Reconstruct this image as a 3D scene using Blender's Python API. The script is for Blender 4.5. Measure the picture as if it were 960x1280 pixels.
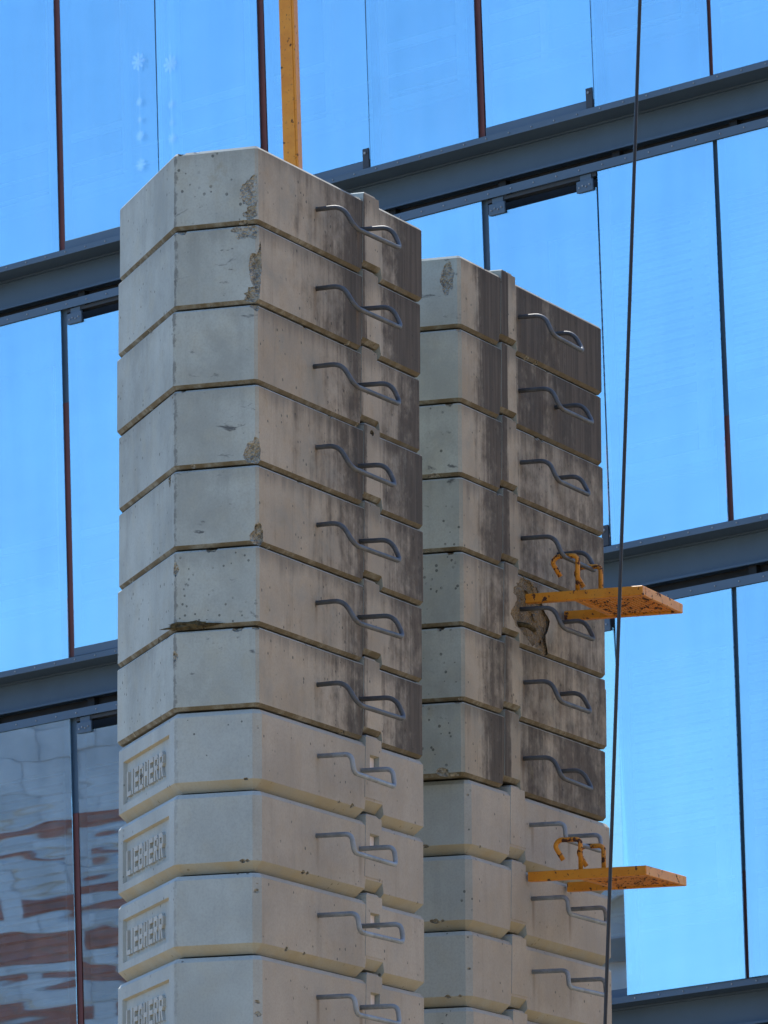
import bpy, bmesh, math, random
from mathutils import Vector, Matrix, noise

random.seed(7)
sc = bpy.context.scene
for o in list(bpy.data.objects):
    bpy.data.objects.remove(o)
COL = sc.collection
V = Vector
EYE = 1.6

# ------------------------------------------------------------------ camera
F_PX, PITCH, ROLL = 8265.68, 0.19199, 0.03264
cam = bpy.data.cameras.new('camera')
cam_ob = bpy.data.objects.new('camera', cam)
COL.objects.link(cam_ob)
cam.sensor_fit = 'VERTICAL'
cam.sensor_height = 36.0
cam.sensor_width = 27.0
cam.lens = F_PX / 1280.0 * 36.0
cam.clip_start = 0.5
cam.clip_end = 5000.0
fw = V((0, math.cos(PITCH), math.sin(PITCH)))
up0 = V((0, -math.sin(PITCH), math.cos(PITCH)))
rt0 = V((1, 0, 0))
rt = rt0 * math.cos(ROLL) - up0 * math.sin(ROLL)
up = rt0 * math.sin(ROLL) + up0 * math.cos(ROLL)
m = Matrix((rt, up, -fw)).transposed().to_4x4()
m.translation = V((0, 0, EYE))
cam_ob.matrix_world = m
sc.camera = cam_ob

# ------------------------------------------------------------------ sky, sun, exposure
SUN_AZ, SUN_EL = -10.0, 58.0            # azimuth measured from +Y towards +X
world = bpy.data.worlds.new('World')
sc.world = world
world.use_nodes = True
wn = world.node_tree
wn.nodes.clear()
sky = wn.nodes.new('ShaderNodeTexSky')
sky.sky_type = 'NISHITA'
sky.sun_disc = False
sky.sun_elevation = math.radians(SUN_EL)
sky.sun_rotation = math.radians(SUN_AZ)
sky.altitude = 0
sky.air_density = 1.25
sky.dust_density = 0.0
sky.ozone_density = 10.0
bg = wn.nodes.new('ShaderNodeBackground')
bg.inputs['Strength'].default_value = 0.12
wo = wn.nodes.new('ShaderNodeOutputWorld')
wn.links.new(sky.outputs[0], bg.inputs[0])
wn.links.new(bg.outputs[0], wo.inputs[0])
sun = bpy.data.lights.new('sun', 'SUN')
sun.energy = 3.5
sun.angle = math.radians(0.5)
sun.color = (1.0, 0.95, 0.87)
sun_ob = bpy.data.objects.new('sun', sun)
COL.objects.link(sun_ob)
sd = V((math.sin(math.radians(SUN_AZ)) * math.cos(math.radians(SUN_EL)),
        math.cos(math.radians(SUN_AZ)) * math.cos(math.radians(SUN_EL)), math.sin(math.radians(SUN_EL))))
sun_ob.rotation_euler = sd.to_track_quat('Z', 'Y').to_euler()
sun_ob.location = (0, 60, 60)
sc.view_settings.view_transform = 'Standard'
sc.view_settings.look = 'None'
sc.view_settings.exposure = 1.3
sc.view_settings.gamma = 1.0
sc.view_settings.use_curve_mapping = False


# ------------------------------------------------------------------ node helpers
class NT:
    def __init__(self, name):
        self.m = bpy.data.materials.new(name)
        self.m.use_nodes = True
        self.t = self.m.node_tree
        self.t.nodes.clear()
        self.out = self.t.nodes.new('ShaderNodeOutputMaterial')

    def n(self, typ, **kw):
        nd = self.t.nodes.new('ShaderNode' + typ)
        for k, v in kw.items():
            setattr(nd, k, v)
        return nd

    def put(self, sock, v):
        if v is None:
            return
        if isinstance(v, bpy.types.NodeSocket):
            self.t.links.new(v, sock)
        else:
            sock.default_value = v

    def math(self, op, a, b=None, c=None, clamp=False):
        nd = self.n('Math', operation=op)
        nd.use_clamp = clamp
        self.put(nd.inputs[0], a)
        self.put(nd.inputs[1], b)
        self.put(nd.inputs[2], c)
        return nd.outputs[0]

    def ramp(self, x, lo, hi, a=0.0, b=1.0):
        nd = self.n('MapRange', clamp=True, interpolation_type='SMOOTHSTEP')
        self.put(nd.inputs[0], x)
        for i, v in enumerate((lo, hi, a, b)):
            self.put(nd.inputs[1 + i], v)
        return nd.outputs[0]

    def mix(self, f, a, b, blend='MIX'):
        nd = self.n('Mix', data_type='RGBA', blend_type=blend)
        self.put(nd.inputs[0], f)
        self.put(nd.inputs[6], a if isinstance(a, bpy.types.NodeSocket) else (*a, 1))
        self.put(nd.inputs[7], b if isinstance(b, bpy.types.NodeSocket) else (*b, 1))
        return nd.outputs[2]

    def co(self):
        tc = self.n('TexCoord')
        oi = self.n('ObjectInfo')
        sh = self.n('VectorMath', operation='MULTIPLY_ADD')
        cx = self.n('CombineXYZ')
        for i in range(3):
            self.put(cx.inputs[i], oi.outputs['Random'])
        self.put(sh.inputs[0], cx.outputs[0])
        sh.inputs[1].default_value = (37.0, 53.0, 71.0)
        self.put(sh.inputs[2], tc.outputs['Object'])
        return tc.outputs['Object'], sh.outputs[0], tc.outputs['Normal'], oi.outputs['Random']

    def scaled(self, vec, s):
        mp = self.n('VectorMath', operation='MULTIPLY')
        self.put(mp.inputs[0], vec)
        mp.inputs[1].default_value = s
        return mp.outputs[0]

    def noise(self, vec, scale, detail=4.0, rough=0.55, dist=0.0):
        nd = self.n('TexNoise')
        self.put(nd.inputs['Vector'], vec)
        nd.inputs['Scale'].default_value = scale
        nd.inputs['Detail'].default_value = detail
        nd.inputs['Roughness'].default_value = rough
        nd.inputs['Distortion'].default_value = dist
        return nd.outputs[0]

    def vor(self, vec, scale, feature='F1'):
        nd = self.n('TexVoronoi', feature=feature)
        self.put(nd.inputs['Vector'], vec)
        nd.inputs['Scale'].default_value = scale
        return nd

    def bump(self, h, strength, dist, prev=None):
        nd = self.n('Bump')
        nd.inputs['Strength'].default_value = strength
        nd.inputs['Distance'].default_value = dist
        self.put(nd.inputs['Height'], h)
        self.put(nd.inputs['Normal'], prev)
        return nd.outputs[0]

    def princ(self, col, rough=0.8, metal=0.0, normal=None, spec=0.4):
        p = self.n('BsdfPrincipled')
        self.put(p.inputs['Base Color'], col if isinstance(col, bpy.types.NodeSocket) else (*col, 1))
        self.put(p.inputs['Roughness'], rough)
        self.put(p.inputs['Metallic'], metal)
        p.inputs['Specular IOR Level'].default_value = spec
        self.put(p.inputs['Normal'], normal)
        self.t.links.new(p.outputs[0], self.out.inputs[0])
        return p


def xyz(t, vec):
    s = t.n('SeparateXYZ')
    t.put(s.inputs[0], vec)
    return s.outputs


def mat_concrete(name, base, age, ramp=None, bars=(0.71, 1.25)):
    """age 0 = recent casting, 1 = weathered; ramp = (position along long face in m, grime) list"""
    t = NT(name)
    obj, co, nor, rnd = t.co()
    px, py, pz = xyz(t, obj)
    nx, ny, nz = xyz(t, nor)
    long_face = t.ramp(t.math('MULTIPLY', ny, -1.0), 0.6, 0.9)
    end_face = t.ramp(nx, -0.9, -0.5, 1.0, 0.0)
    side = t.ramp(t.math('ABSOLUTE', nz), 0.3, 0.6, 1.0, 0.0)
    big = t.noise(co, 1.7, 5, 0.6)
    med = t.noise(co, 7.0, 5, 0.6)
    fine = t.noise(co, 90.0, 3, 0.6)
    streak = t.noise(t.scaled(co, (13, 13, 1.1)), 1.0, 5, 0.65)
    streak2 = t.noise(t.scaled(co, (38, 38, 1.6)), 1.0, 4, 0.6)
    b = V(base)
    col = t.mix(t.ramp(big, 0.3, 0.7), tuple(b * (0.78 if age else 0.86)), tuple(b * 1.10))
    col = t.mix(t.math('MULTIPLY', t.ramp(med, 0.42, 0.75), 0.36 if age else 0.28), col, (b.x * 1.05, b.y * 0.92, b.z * 0.74))
    col = t.mix(t.math('MULTIPLY', t.ramp(fine, 0.35, 0.75), 0.3), col, tuple(b * 0.62))
    col = t.mix(t.math('MULTIPLY', t.math('MULTIPLY', t.ramp(streak, 0.5, 0.78), side), t.math('MULTIPLY_ADD', long_face, 0.25, 0.2) if age else 0.26), col, tuple(b * 0.52))
    # warm light falling on the long side, put into its colour
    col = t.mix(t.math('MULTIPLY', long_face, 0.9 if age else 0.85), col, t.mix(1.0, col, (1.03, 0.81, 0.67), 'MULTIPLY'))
    if age:
        mot = t.noise(co, 3.6, 6, 0.68, 0.3)
        col = t.mix(t.math('MULTIPLY', t.ramp(mot, 0.48, 0.68), 0.34), col, tuple(b * 0.58))
    else:
        mot = t.noise(co, 2.6, 6, 0.66, 0.2)
        col = t.mix(t.math('MULTIPLY', t.ramp(mot, 0.5, 0.72), 0.24), col, tuple(b * 0.66))
    # air holes
    v = t.vor(co, 30.0)
    cell = xyz(t, v.outputs['Color'])[0]
    rad = t.ramp(cell, 0.58 if age else 0.72, 1.0, 0.0, 0.25)
    hole = t.math('LESS_THAN', v.outputs['Distance'], rad)
    hole = t.math('MULTIPLY', hole, t.ramp(med, 0.40, 0.56))
    col = t.mix(t.math('MULTIPLY', hole, 0.8), col, tuple(b * 0.20))
    h = t.math('ADD', t.math('MULTIPLY', fine, 0.35), t.math('ADD', t.math('MULTIPLY', med, 0.8), t.math('MULTIPLY', hole, -1.4)))
    # dirt held in the crease between end face and slanted side
    ex = t.n('VectorMath', operation='DISTANCE')
    cz = t.n('CombineXYZ')
    t.put(cz.inputs[0], px)
    t.put(cz.inputs[1], py)
    t.put(ex.inputs[0], cz.outputs[0])
    ex.inputs[1].default_value = (0.0, 0.449, 0.0)
    wid = t.ramp(t.noise(co, 22, 5, 0.7), 0.35, 0.75, 0.004, 0.026)
    ln = t.ramp(t.math('SUBTRACT', ex.outputs['Value'], wid), -0.008, 0.004, 1.0, 0.0)
    col = t.mix(t.math('MULTIPLY', ln, 0.6 if age else 0.25), col, (0.09, 0.09, 0.083))
    if not age:  # ochre on undersides: warm ground bounce put into the colour, with some stain
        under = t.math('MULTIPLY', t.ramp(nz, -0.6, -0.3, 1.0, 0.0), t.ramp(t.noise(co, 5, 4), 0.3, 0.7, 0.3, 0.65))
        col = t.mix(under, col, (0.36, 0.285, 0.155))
    if age:
        # dark scuffs and smears on the end faces
        sm = t.noise(t.scaled(co, (7, 7, 17)), 1.0, 4, 0.62, 0.4)
        col = t.mix(t.math('MULTIPLY', t.math('MULTIPLY', t.ramp(sm, 0.625, 0.72), end_face), 0.8), col, (0.045, 0.05, 0.056))
        # drips from the upper edge
        drip = t.math('MULTIPLY', t.ramp(t.math('ADD', pz, t.math('MULTIPLY', streak, 0.22)), 0.40, 0.50), side)
        col = t.mix(t.math('MULTIPLY', drip, t.math('MULTIPLY_ADD', long_face, 0.3, 0.15)), col, (0.07, 0.065, 0.058))
        at = t.n('Attribute', attribute_type='OBJECT', attribute_name='grime')
        cr = t.n('ValToRGB')
        els = cr.color_ramp.elements
        els[0].position = 0.0
        els[0].color = (ramp[0][1],) * 3 + (1,)
        els[1].position = 1.0
        els[1].color = (ramp[-1][1],) * 3 + (1,)
        for u, g in ramp[1:-1]:
            e = els.new(u / 2.1)
            e.color = (g, g, g, 1)
        wob = t.math('MULTIPLY_ADD', t.math('SUBTRACT', streak2, 0.5), 0.16, px)
        t.put(cr.inputs[0], t.math('DIVIDE', wob, 2.1))
        g = t.math('MULTIPLY', cr.outputs[0], at.outputs['Fac'])
        g = t.math('ADD', g, t.math('MULTIPLY', t.math('SUBTRACT', streak2, 0.5), 0.5))
        g = t.math('ADD', g, t.math('MULTIPLY', t.math('SUBTRACT', streak, 0.5), 0.7))
        g = t.math('ADD', g, t.math('MULTIPLY', t.math('SUBTRACT', med, 0.5), 1.1))
        g = t.math('ADD', g, t.math('MULTIPLY', t.math('SUBTRACT', t.noise(co, 24, 5, 0.7), 0.5), 0.55))
        g = t.math('MULTIPLY', t.ramp(g, 0.14, 0.92), long_face)
        gcol = t.mix(t.ramp(streak2, 0.4, 0.65), (0.040, 0.034, 0.029), (0.082, 0.066, 0.052))
        col = t.mix(t.math('MULTIPLY', g, 0.9), col, gcol)
        # olive-brown growth on the drip edge
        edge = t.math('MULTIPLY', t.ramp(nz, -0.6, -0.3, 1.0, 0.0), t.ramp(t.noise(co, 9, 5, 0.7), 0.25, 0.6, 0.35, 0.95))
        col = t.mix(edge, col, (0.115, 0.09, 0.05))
        # lichen
        col = t.mix(t.math('MULTIPLY', t.ramp(t.noise(co, 4.2, 6, 0.7), 0.62, 0.75), 0.30), col, (0.22, 0.18, 0.09))
    # rust run-off under the two ends of the lifting hoop
    for bx in bars:
        dx = t.math('ABSOLUTE', t.math('SUBTRACT', t.math('MULTIPLY_ADD', t.math('SUBTRACT', streak2, 0.5), 0.04, px), bx))
        rs = t.math('MULTIPLY', t.ramp(dx, 0.006, 0.03, 1.0, 0.0), t.ramp(pz, 0.02, 0.2))
        rs = t.math('MULTIPLY', t.math('MULTIPLY', rs, t.math('LESS_THAN', pz, 0.25 if not age else 0.21)), long_face)
        col = t.mix(t.math('MULTIPLY', rs, t.ramp(rnd, 0.0, 1.0, 0.15, 0.6)), col, (0.16, 0.10, 0.055))
    nrm = t.bump(h, 0.55, 0.004)
    t.princ(col, 0.9, 0.0, nrm, 0.25)
    return t.m


def mat_spall(name='broken_concrete', ca=(0.31, 0.285, 0.22), cb=(0.43, 0.42, 0.365)):
    t = NT(name)
    obj, co, nor, rnd = t.co()
    v = t.vor(co, 75.0)
    n1 = t.noise(co, 14, 6, 0.7)
    n2 = t.noise(co, 70, 4, 0.7)
    col = t.mix(t.ramp(n1, 0.3, 0.7), ca, cb)
    col = t.mix(t.math('MULTIPLY', t.ramp(xyz(t, v.outputs['Color'])[0], 0.62, 0.8), 0.6), col, (0.17, 0.155, 0.135))
    col = t.mix(t.math('MULTIPLY', t.ramp(n2, 0.55, 0.75), 0.45), col, (0.15, 0.12, 0.08))
    h = t.math('ADD', t.math('MULTIPLY', v.outputs['Distance'], -0.9), t.math('MULTIPLY', n1, 1.6))
    t.princ(col, 0.95, 0.0, t.bump(h, 1.0, 0.016), 0.2)
    return t.m


def mat_simple(name, col, rough=0.6, metal=0.0, var=0.2, scale=6.0, bump=0.15, spec=0.4, bd=0.003):
    t = NT(name)
    obj, co, nor, rnd = t.co()
    n = t.noise(co, scale, 5, 0.6)
    c = V(col)
    cc = t.mix(t.ramp(n, 0.3, 0.7), tuple(c * (1 - var)), tuple(c * (1 + var)))
    t.princ(cc, t.ramp(n, 0.2, 0.8, rough * 0.85, min(1, rough * 1.15)), metal,
            t.bump(t.noise(co, scale * 9, 3), bump, bd), spec)
    return t.m


def mat_yellow(name, wear):
    t = NT(name)
    obj, co, nor, rnd = t.co()
    n = t.noise(co, 9, 6, 0.65)
    sp = t.noise(co, 26, 5, 0.6)
    col = t.mix(t.ramp(n, 0.3, 0.7), (0.56, 0.20, 0.012), (0.66, 0.27, 0.02))
    col = t.mix(t.math('MULTIPLY', t.ramp(n, 0.52, 0.72), 0.35), col, (0.30, 0.12, 0.03))
    edge = t.ramp(sp, wear, wear + 0.035)
    col = t.mix(edge, col, (0.075, 0.03, 0.018))
    fl = t.math('MULTIPLY', t.ramp(t.noise(co, 70, 3), 0.62, 0.7), 0.6)
    col = t.mix(fl, col, (0.16, 0.06, 0.02))
    h = t.math('ADD', t.math('MULTIPLY', edge, -0.6), t.math('MULTIPLY', n, 0.3))
    t.princ(col, t.ramp(edge, 0, 1, 0.45, 0.9), 0.0, t.bump(h, 0.5, 0.002), 0.4)
    return t.m


def mat_galv(name, col=(0.20, 0.215, 0.23)):
    t = NT(name)
    obj, co, nor, rnd = t.co()
    n = t.noise(co, 11, 5, 0.65)
    c = V(col)
    cc = t.mix(t.ramp(n, 0.3, 0.7), tuple(c * 0.75), tuple(c * 1.2))
    cc = t.mix(t.math('MULTIPLY', t.ramp(t.noise(co, 24, 5, 0.7), 0.55, 0.75), 0.45), cc, (0.16, 0.10, 0.06))
    t.princ(cc, 0.6, 0.25, t.bump(t.noise(co, 120, 3), 0.3, 0.001), 0.4)
    return t.m


def mat_glass(name='mirror_glass', tint=(0.50, 0.80, 0.98), fac=0.585):
    t = NT(name)
    obj, co, nor, rnd = t.co()
    # roller-wave and edge distortion of toughened panes
    w = t.math('ADD', t.noise(t.scaled(co, (0.8, 0.8, 1.5)), 1.0, 1.0, 0.4), t.math('MULTIPLY', t.noise(t.scaled(co, (1.1, 1.1, 5.0)), 1.0, 1.0, 0.4), 0.22))
    nrm = t.bump(w, 1.0, 0.0030)
    g = t.n('BsdfGlossy')
    g.inputs['Roughness'].default_value = 0.015
    # coating differs from pane to pane; rain-washed dust runs down it
    d = t.noise(t.scaled(co, (5.0, 5.0, 0.35)), 1.0, 5, 0.6)
    d2 = t.noise(co, 1.1, 4, 0.6)
    k = t.math('MULTIPLY', t.ramp(d, 0.25, 0.75, 0.93, 1.0), t.ramp(d2, 0.25, 0.75, 0.93, 1.0))
    k = t.math('MULTIPLY', k, t.ramp(rnd, 0.0, 1.0, 0.90, 1.0))
    gc = t.n('VectorMath', operation='SCALE')
    gc.inputs[0].default_value = tint
    t.put(gc.inputs['Scale'], k)
    t.put(g.inputs['Color'], gc.outputs[0])
    t.put(g.inputs['Normal'], nrm)
    tr = t.n('BsdfTransparent')
    tr.inputs['Color'].default_value = (0.86, 0.97, 1.0, 1)
    mx = t.n('MixShader')
    mx.inputs[0].default_value = fac
    t.t.links.new(tr.outputs[0], mx.inputs[1])
    t.t.links.new(g.outputs[0], mx.inputs[2])
    df = t.n('BsdfDiffuse')
    df.inputs['Color'].default_value = (0.5, 0.5, 0.48, 1)
    m2 = t.n('MixShader')
    t.put(m2.inputs[0], t.math('MULTIPLY', t.ramp(d, 0.4, 0.8), 0.05))
    t.t.links.new(mx.outputs[0], m2.inputs[1])
    t.t.links.new(df.outputs[0], m2.inputs[2])
    t.t.links.new(m2.outputs[0], t.out.inputs[0])
    return t.m


def mat_film():
    t = NT('frosted_film')
    g = t.n('BsdfGlossy')
    g.inputs['Roughness'].default_value = 0.06
    g.inputs['Color'].default_value = (0.95, 0.97, 1.0, 1)
    tr = t.n('BsdfTransparent')
    mx = t.n('MixShader')
    mx.inputs[0].default_value = 0.14
    t.t.links.new(tr.outputs[0], mx.inputs[1])
    t.t.links.new(g.outputs[0], mx.inputs[2])
    t.t.links.new(mx.outputs[0], t.out.inputs[0])
    return t.m


def mat_brick():
    t = NT('red_brick')
    tc = t.n('TexCoord')
    mp = t.n('Mapping')
    mp.inputs['Rotation'].default_value = (math.radians(90), 0, math.radians(90))
    t.put(mp.inputs[0], tc.outputs['Object'])
    br = t.n('TexBrick')
    t.put(br.inputs['Vector'], mp.outputs[0])
    br.inputs['Color1'].default_value = (0.60, 0.20, 0.12, 1)
    br.inputs['Color2'].default_value = (0.48, 0.15, 0.09, 1)
    br.inputs['Mortar'].default_value = (0.30, 0.22, 0.18, 1)
    br.inputs['Scale'].default_value = 4.0
    br.inputs['Mortar Size'].default_value = 0.02
    n = t.noise(tc.outputs['Object'], 3, 5)
    col = t.mix(t.math('MULTIPLY', t.ramp(n, 0.35, 0.7), 0.4), br.outputs[0], (0.11, 0.04, 0.03))
    t.princ(col, 0.9, 0, t.bump(br.outputs[1], 0.4, 0.004), 0.2)
    return t.m


GR_L = [(0, 0.05), (0.55, 0.14), (0.92, 0.38), (1.15, 0.72), (1.30, 1.0), (1.345, 0.5), (1.37, 0.02), (1.53, 0.05), (1.57, 0.5), (1.75, 0.66), (1.92, 0.95), (2.1, 1.05)]
GR_R = [(0, 0.02), (0.18, 0.10), (0.28, 0.5), (0.40, 0.88), (0.60, 1.0), (0.66, 0.7), (0.69, 0.05), (0.79, 0.10), (0.84, 0.6), (1.1, 0.68), (1.25, 0.45), (1.5, 0.64), (2.1, 0.75)]
M = dict(
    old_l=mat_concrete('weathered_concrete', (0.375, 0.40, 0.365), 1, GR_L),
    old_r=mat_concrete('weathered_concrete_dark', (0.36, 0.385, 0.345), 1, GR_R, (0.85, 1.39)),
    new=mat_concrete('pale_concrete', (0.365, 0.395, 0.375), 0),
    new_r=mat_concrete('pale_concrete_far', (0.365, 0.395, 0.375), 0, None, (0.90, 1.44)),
    letter=mat_simple('cast_letter', (0.38, 0.385, 0.35), 0.9, 0, 0.1, 12, 0.3, 0.25),
    spall=mat_spall(),
    hollow=mat_spall('brown_broken_concrete', (0.17, 0.125, 0.07), (0.30, 0.235, 0.15)),
    galv=mat_galv('galvanised_bar', (0.25, 0.275, 0.295)),
    galv_old=mat_galv('dull_bar', (0.10, 0.105, 0.11)),
    yellow=mat_yellow('chipped_yellow_paint', 0.60),
    yellow_post=mat_yellow('yellow_mast_paint', 0.635),
    steel=mat_simple('blue_grey_steel', (0.062, 0.105, 0.155), 0.5, 0.0, 0.12, 1.5, 0.1),
    steel_dark=mat_simple('dark_steel', (0.03, 0.038, 0.048), 0.6, 0.0, 0.2, 2, 0.1),
    red=mat_simple('painted_red_reflection', (0.115, 0.035, 0.03), 0.55, 0.0, 0.2, 2, 0.1),
    black=mat_simple('black_rubber', (0.012, 0.012, 0.013), 0.7, 0.0, 0.2, 5, 0.1),
    glass=mat_glass(),
    inner=mat_simple('inner_wall_paint', (0.55, 0.56, 0.57), 0.7, 0, 0.06, 1.0, 0.05),
    frame=mat_simple('inner_frame_paint', (0.80, 0.80, 0.78), 0.5, 0, 0.05, 2, 0.05),
    pane=mat_simple('dark_inner_pane', (0.05, 0.065, 0.075), 0.1, 0, 0.2, 0.7, 0.0, 0.6),
    slat=mat_simple('blind_slat', (0.80, 0.82, 0.80), 0.5, 0, 0.06, 3, 0.05),
    paper=mat_film(),
    slab=mat_simple('floor_slab_concrete', (0.30, 0.30, 0.29), 0.9, 0, 0.1, 1, 0.2),
    stone=mat_simple('pale_stone', (0.66, 0.53, 0.50), 0.85, 0, 0.16, 1.1, 0.35, 0.3, 0.01),
    render=mat_simple('warm_render', (0.68, 0.47, 0.30), 0.9, 0, 0.12, 0.6, 0.3),
    brick=mat_brick(),
    brick_dark=mat_simple('dark_brick', (0.10, 0.075, 0.06), 0.9, 0, 0.2, 2.0, 0.3),
    pale_back=mat_simple('pale_pocket_back', (0.62, 0.56, 0.53), 0.6, 0, 0.06, 8, 0.1),
    rust=mat_yellow('rusty_yellow', 0.545),
    ground=mat_simple('street_paving', (0.26, 0.205, 0.13), 0.9, 0, 0.15, 0.4, 0.3),
    moss=mat_simple('dry_moss', (0.10, 0.075, 0.035), 0.95, 0, 0.5, 40, 1.0, 0.2, 0.01),
    cable=mat_simple('black_cable', (0.016, 0.016, 0.018), 0.5, 0, 0.2, 8, 0.2),
)


# ------------------------------------------------------------------ mesh helpers
def tag(o, label=None, cat=None, group=None, kind=None):
    for k, v in (('label', label), ('category', cat), ('group', group), ('kind', kind)):
        if v:
            o[k] = v
    return o


def link(name, me, parent=None, mats=()):
    o = bpy.data.objects.new(name, me)
    COL.objects.link(o)
    if parent is not None:
        o.parent = parent
    for mt in mats:
        me.materials.append(mt)
    return o


def empty(name, mat):
    o = bpy.data.objects.new(name, None)
    o.empty_display_size = 0.2
    COL.objects.link(o)
    o.matrix_world = mat
    return o


def mesh_from(verts, faces, name='mesh', smooth=False):
    me = bpy.data.meshes.new(name)
    me.from_pydata([tuple(v) for v in verts], [], faces)
    me.update()
    if smooth:
        for p in me.polygons:
            p.use_smooth = True
    return me


class MB:
    def __init__(self):
        self.v = []
        self.f = []
        self.mi = []

    def box(self, x0, x1, y0, y1, z0, z1, mi=0):
        return self.hexa([(x0, y0, z0), (x1, y0, z0), (x1, y1, z0), (x0, y1, z0),
                          (x0, y0, z1), (x1, y0, z1), (x1, y1, z1), (x0, y1, z1)], mi)

    def hexa(self, p, mi=0):
        n = len(self.v)
        self.v += [tuple(q) for q in p]
        for q in ((3, 2, 1, 0), (4, 5, 6, 7), (0, 1, 5, 4), (1, 2, 6, 5), (2, 3, 7, 6), (3, 0, 4, 7)):
            self.f.append([n + i for i in q])
            self.mi.append(mi)
        return self

    def bbox(self, x0, x1, y0, y1, z0, z1, b):
        """box with chamfered edges"""
        bm = bmesh.new()
        bmesh.ops.create_cube(bm, size=1)
        for v in bm.verts:
            v.co = V(((x0 + x1) / 2 + v.co.x * (x1 - x0), (y0 + y1) / 2 + v.co.y * (y1 - y0), (z0 + z1) / 2 + v.co.z * (z1 - z0)))
        bmesh.ops.bevel(bm, geom=bm.edges[:], offset=b, segments=1, affect='EDGES')
        n = len(self.v)
        bm.verts.index_update()
        self.v += [tuple(v.co) for v in bm.verts]
        for f in bm.faces:
            self.f.append([n + v.index for v in f.verts])
            self.mi.append(0)
        bm.free()
        return self

    def prism(self, poly, axis, a, b, mi=0):
        """poly of 2D points extruded along axis ('y' or 'z')"""
        n = len(self.v)
        k = len(poly)
        for d in (a, b):
            for p in poly:
                self.v.append((p[0], d, p[1]) if axis == 'y' else (p[0], p[1], d))
        self.f += [[n + i for i in range(k)][::-1], [n + k + i for i in range(k)]]
        self.mi += [mi, mi]
        for i in range(k):
            j = (i + 1) % k
            self.f.append([n + i, n + j, n + k + j, n + k + i])
            self.mi.append(mi)
        return self

    def tube(self, pts, r, seg=10, closed=False):
        n0 = len(self.v)
        pts = [V(p) for p in pts]
        ref = None
        for i, p in enumerate(pts):
            a = pts[max(i - 1, 0)]
            c = pts[min(i + 1, len(pts) - 1)]
            d = (c - a).normalized()
            if ref is None:
                ref = d.orthogonal().normalized()
            ref = (ref - d * ref.dot(d)).normalized()
            bi = d.cross(ref)
            rr = r[i] if isinstance(r, (list, tuple)) else r
            for k in range(seg):
                an = 2 * math.pi * k / seg
                self.v.append(tuple(p + (ref * math.cos(an) + bi * math.sin(an)) * rr))
        for i in range(len(pts) - 1):
            for k in range(seg):
                k2 = (k + 1) % seg
                self.f.append([n0 + i * seg + k, n0 + i * seg + k2, n0 + (i + 1) * seg + k2, n0 + (i + 1) * seg + k])
                self.mi.append(0)
        self.f.append([n0 + k for k in range(seg)][::-1])
        self.f.append([n0 + (len(pts) - 1) * seg + k for k in range(seg)])
        self.mi += [0, 0]
        return self

    def mesh(self, name, smooth=False):
        me = bpy.data.meshes.new(name)
        me.from_pydata(self.v, [], self.f)
        me.polygons.foreach_set('material_index', self.mi)
        me.update()
        bm = bmesh.new()
        bm.from_mesh(me)
        bmesh.ops.recalc_face_normals(bm, faces=bm.faces)
        bm.to_mesh(me)
        bm.free()
        if smooth:
            for p in me.polygons:
                p.use_smooth = len(p.vertices) == 4
        return me

    def build(self, name, mats, parent=None, smooth=False):
        return link(name, self.mesh(name, smooth), parent, mats if isinstance(mats, (list, tuple)) else [mats])


def rounded(pts, r, seg=6):
    """polyline with its inner corners rounded"""
    pts = [V(p) for p in pts]
    out = [pts[0]]
    for i in range(1, len(pts) - 1):
        a, b, c = pts[i - 1], pts[i], pts[i + 1]
        u, w = (a - b), (c - b)
        rr = min(r, u.length * 0.49, w.length * 0.49)
        p0, p1 = b + u.normalized() * rr, b + w.normalized() * rr
        for k in range(seg + 1):
            s = k / seg
            out.append(p0.lerp(b, s).lerp(b.lerp(p1, s), s))
    out.append(pts[-1])
    return out


def offset_poly(poly, d):
    """inward offset of a counter-clockwise polygon"""
    n = len(poly)
    res = []
    for i in range(n):
        a, b, c = V(poly[i - 1]), V(poly[i]), V(poly[(i + 1) % n])
        e1, e2 = (b - a).normalized(), (c - b).normalized()
        n1, n2 = V((-e1.y, e1.x)), V((-e2.y, e2.x))
        k = d / max(0.2, 1 + n1.dot(n2))
        res.append(b + (n1 + n2) * k)
    return res


# ------------------------------------------------------------------ ground
g = MB()
g.box(-1500, 1500, -1500, 1500, -0.5, 0.0)
tag(g.build('ground', M['ground']), kind='structure')

# ------------------------------------------------------------------ glass office building
B_PSI, B_Y, B_Z = 2.34013, 53.457, 13.31983 + EYE
CW, C0, ST = 1.26514, -3.85163, 3.6
bd = V((math.sin(B_PSI), math.cos(B_PSI), 0))
bni = V((-bd.y, bd.x, 0))
bm4 = Matrix((bd, bni, V((0, 0, 1)))).transposed().to_4x4()
bm4.translation = V((0, B_Y, 0))
bld = empty('office_building', bm4)
tag(bld, 'glass office building with mirrored blue panels and steel floor beams behind the concrete stacks', 'building')
S0, S1 = C0 - 4 * CW, C0 + 12 * CW          # extent along the facade


def zl(r):
    return B_Z - ST * r


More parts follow.
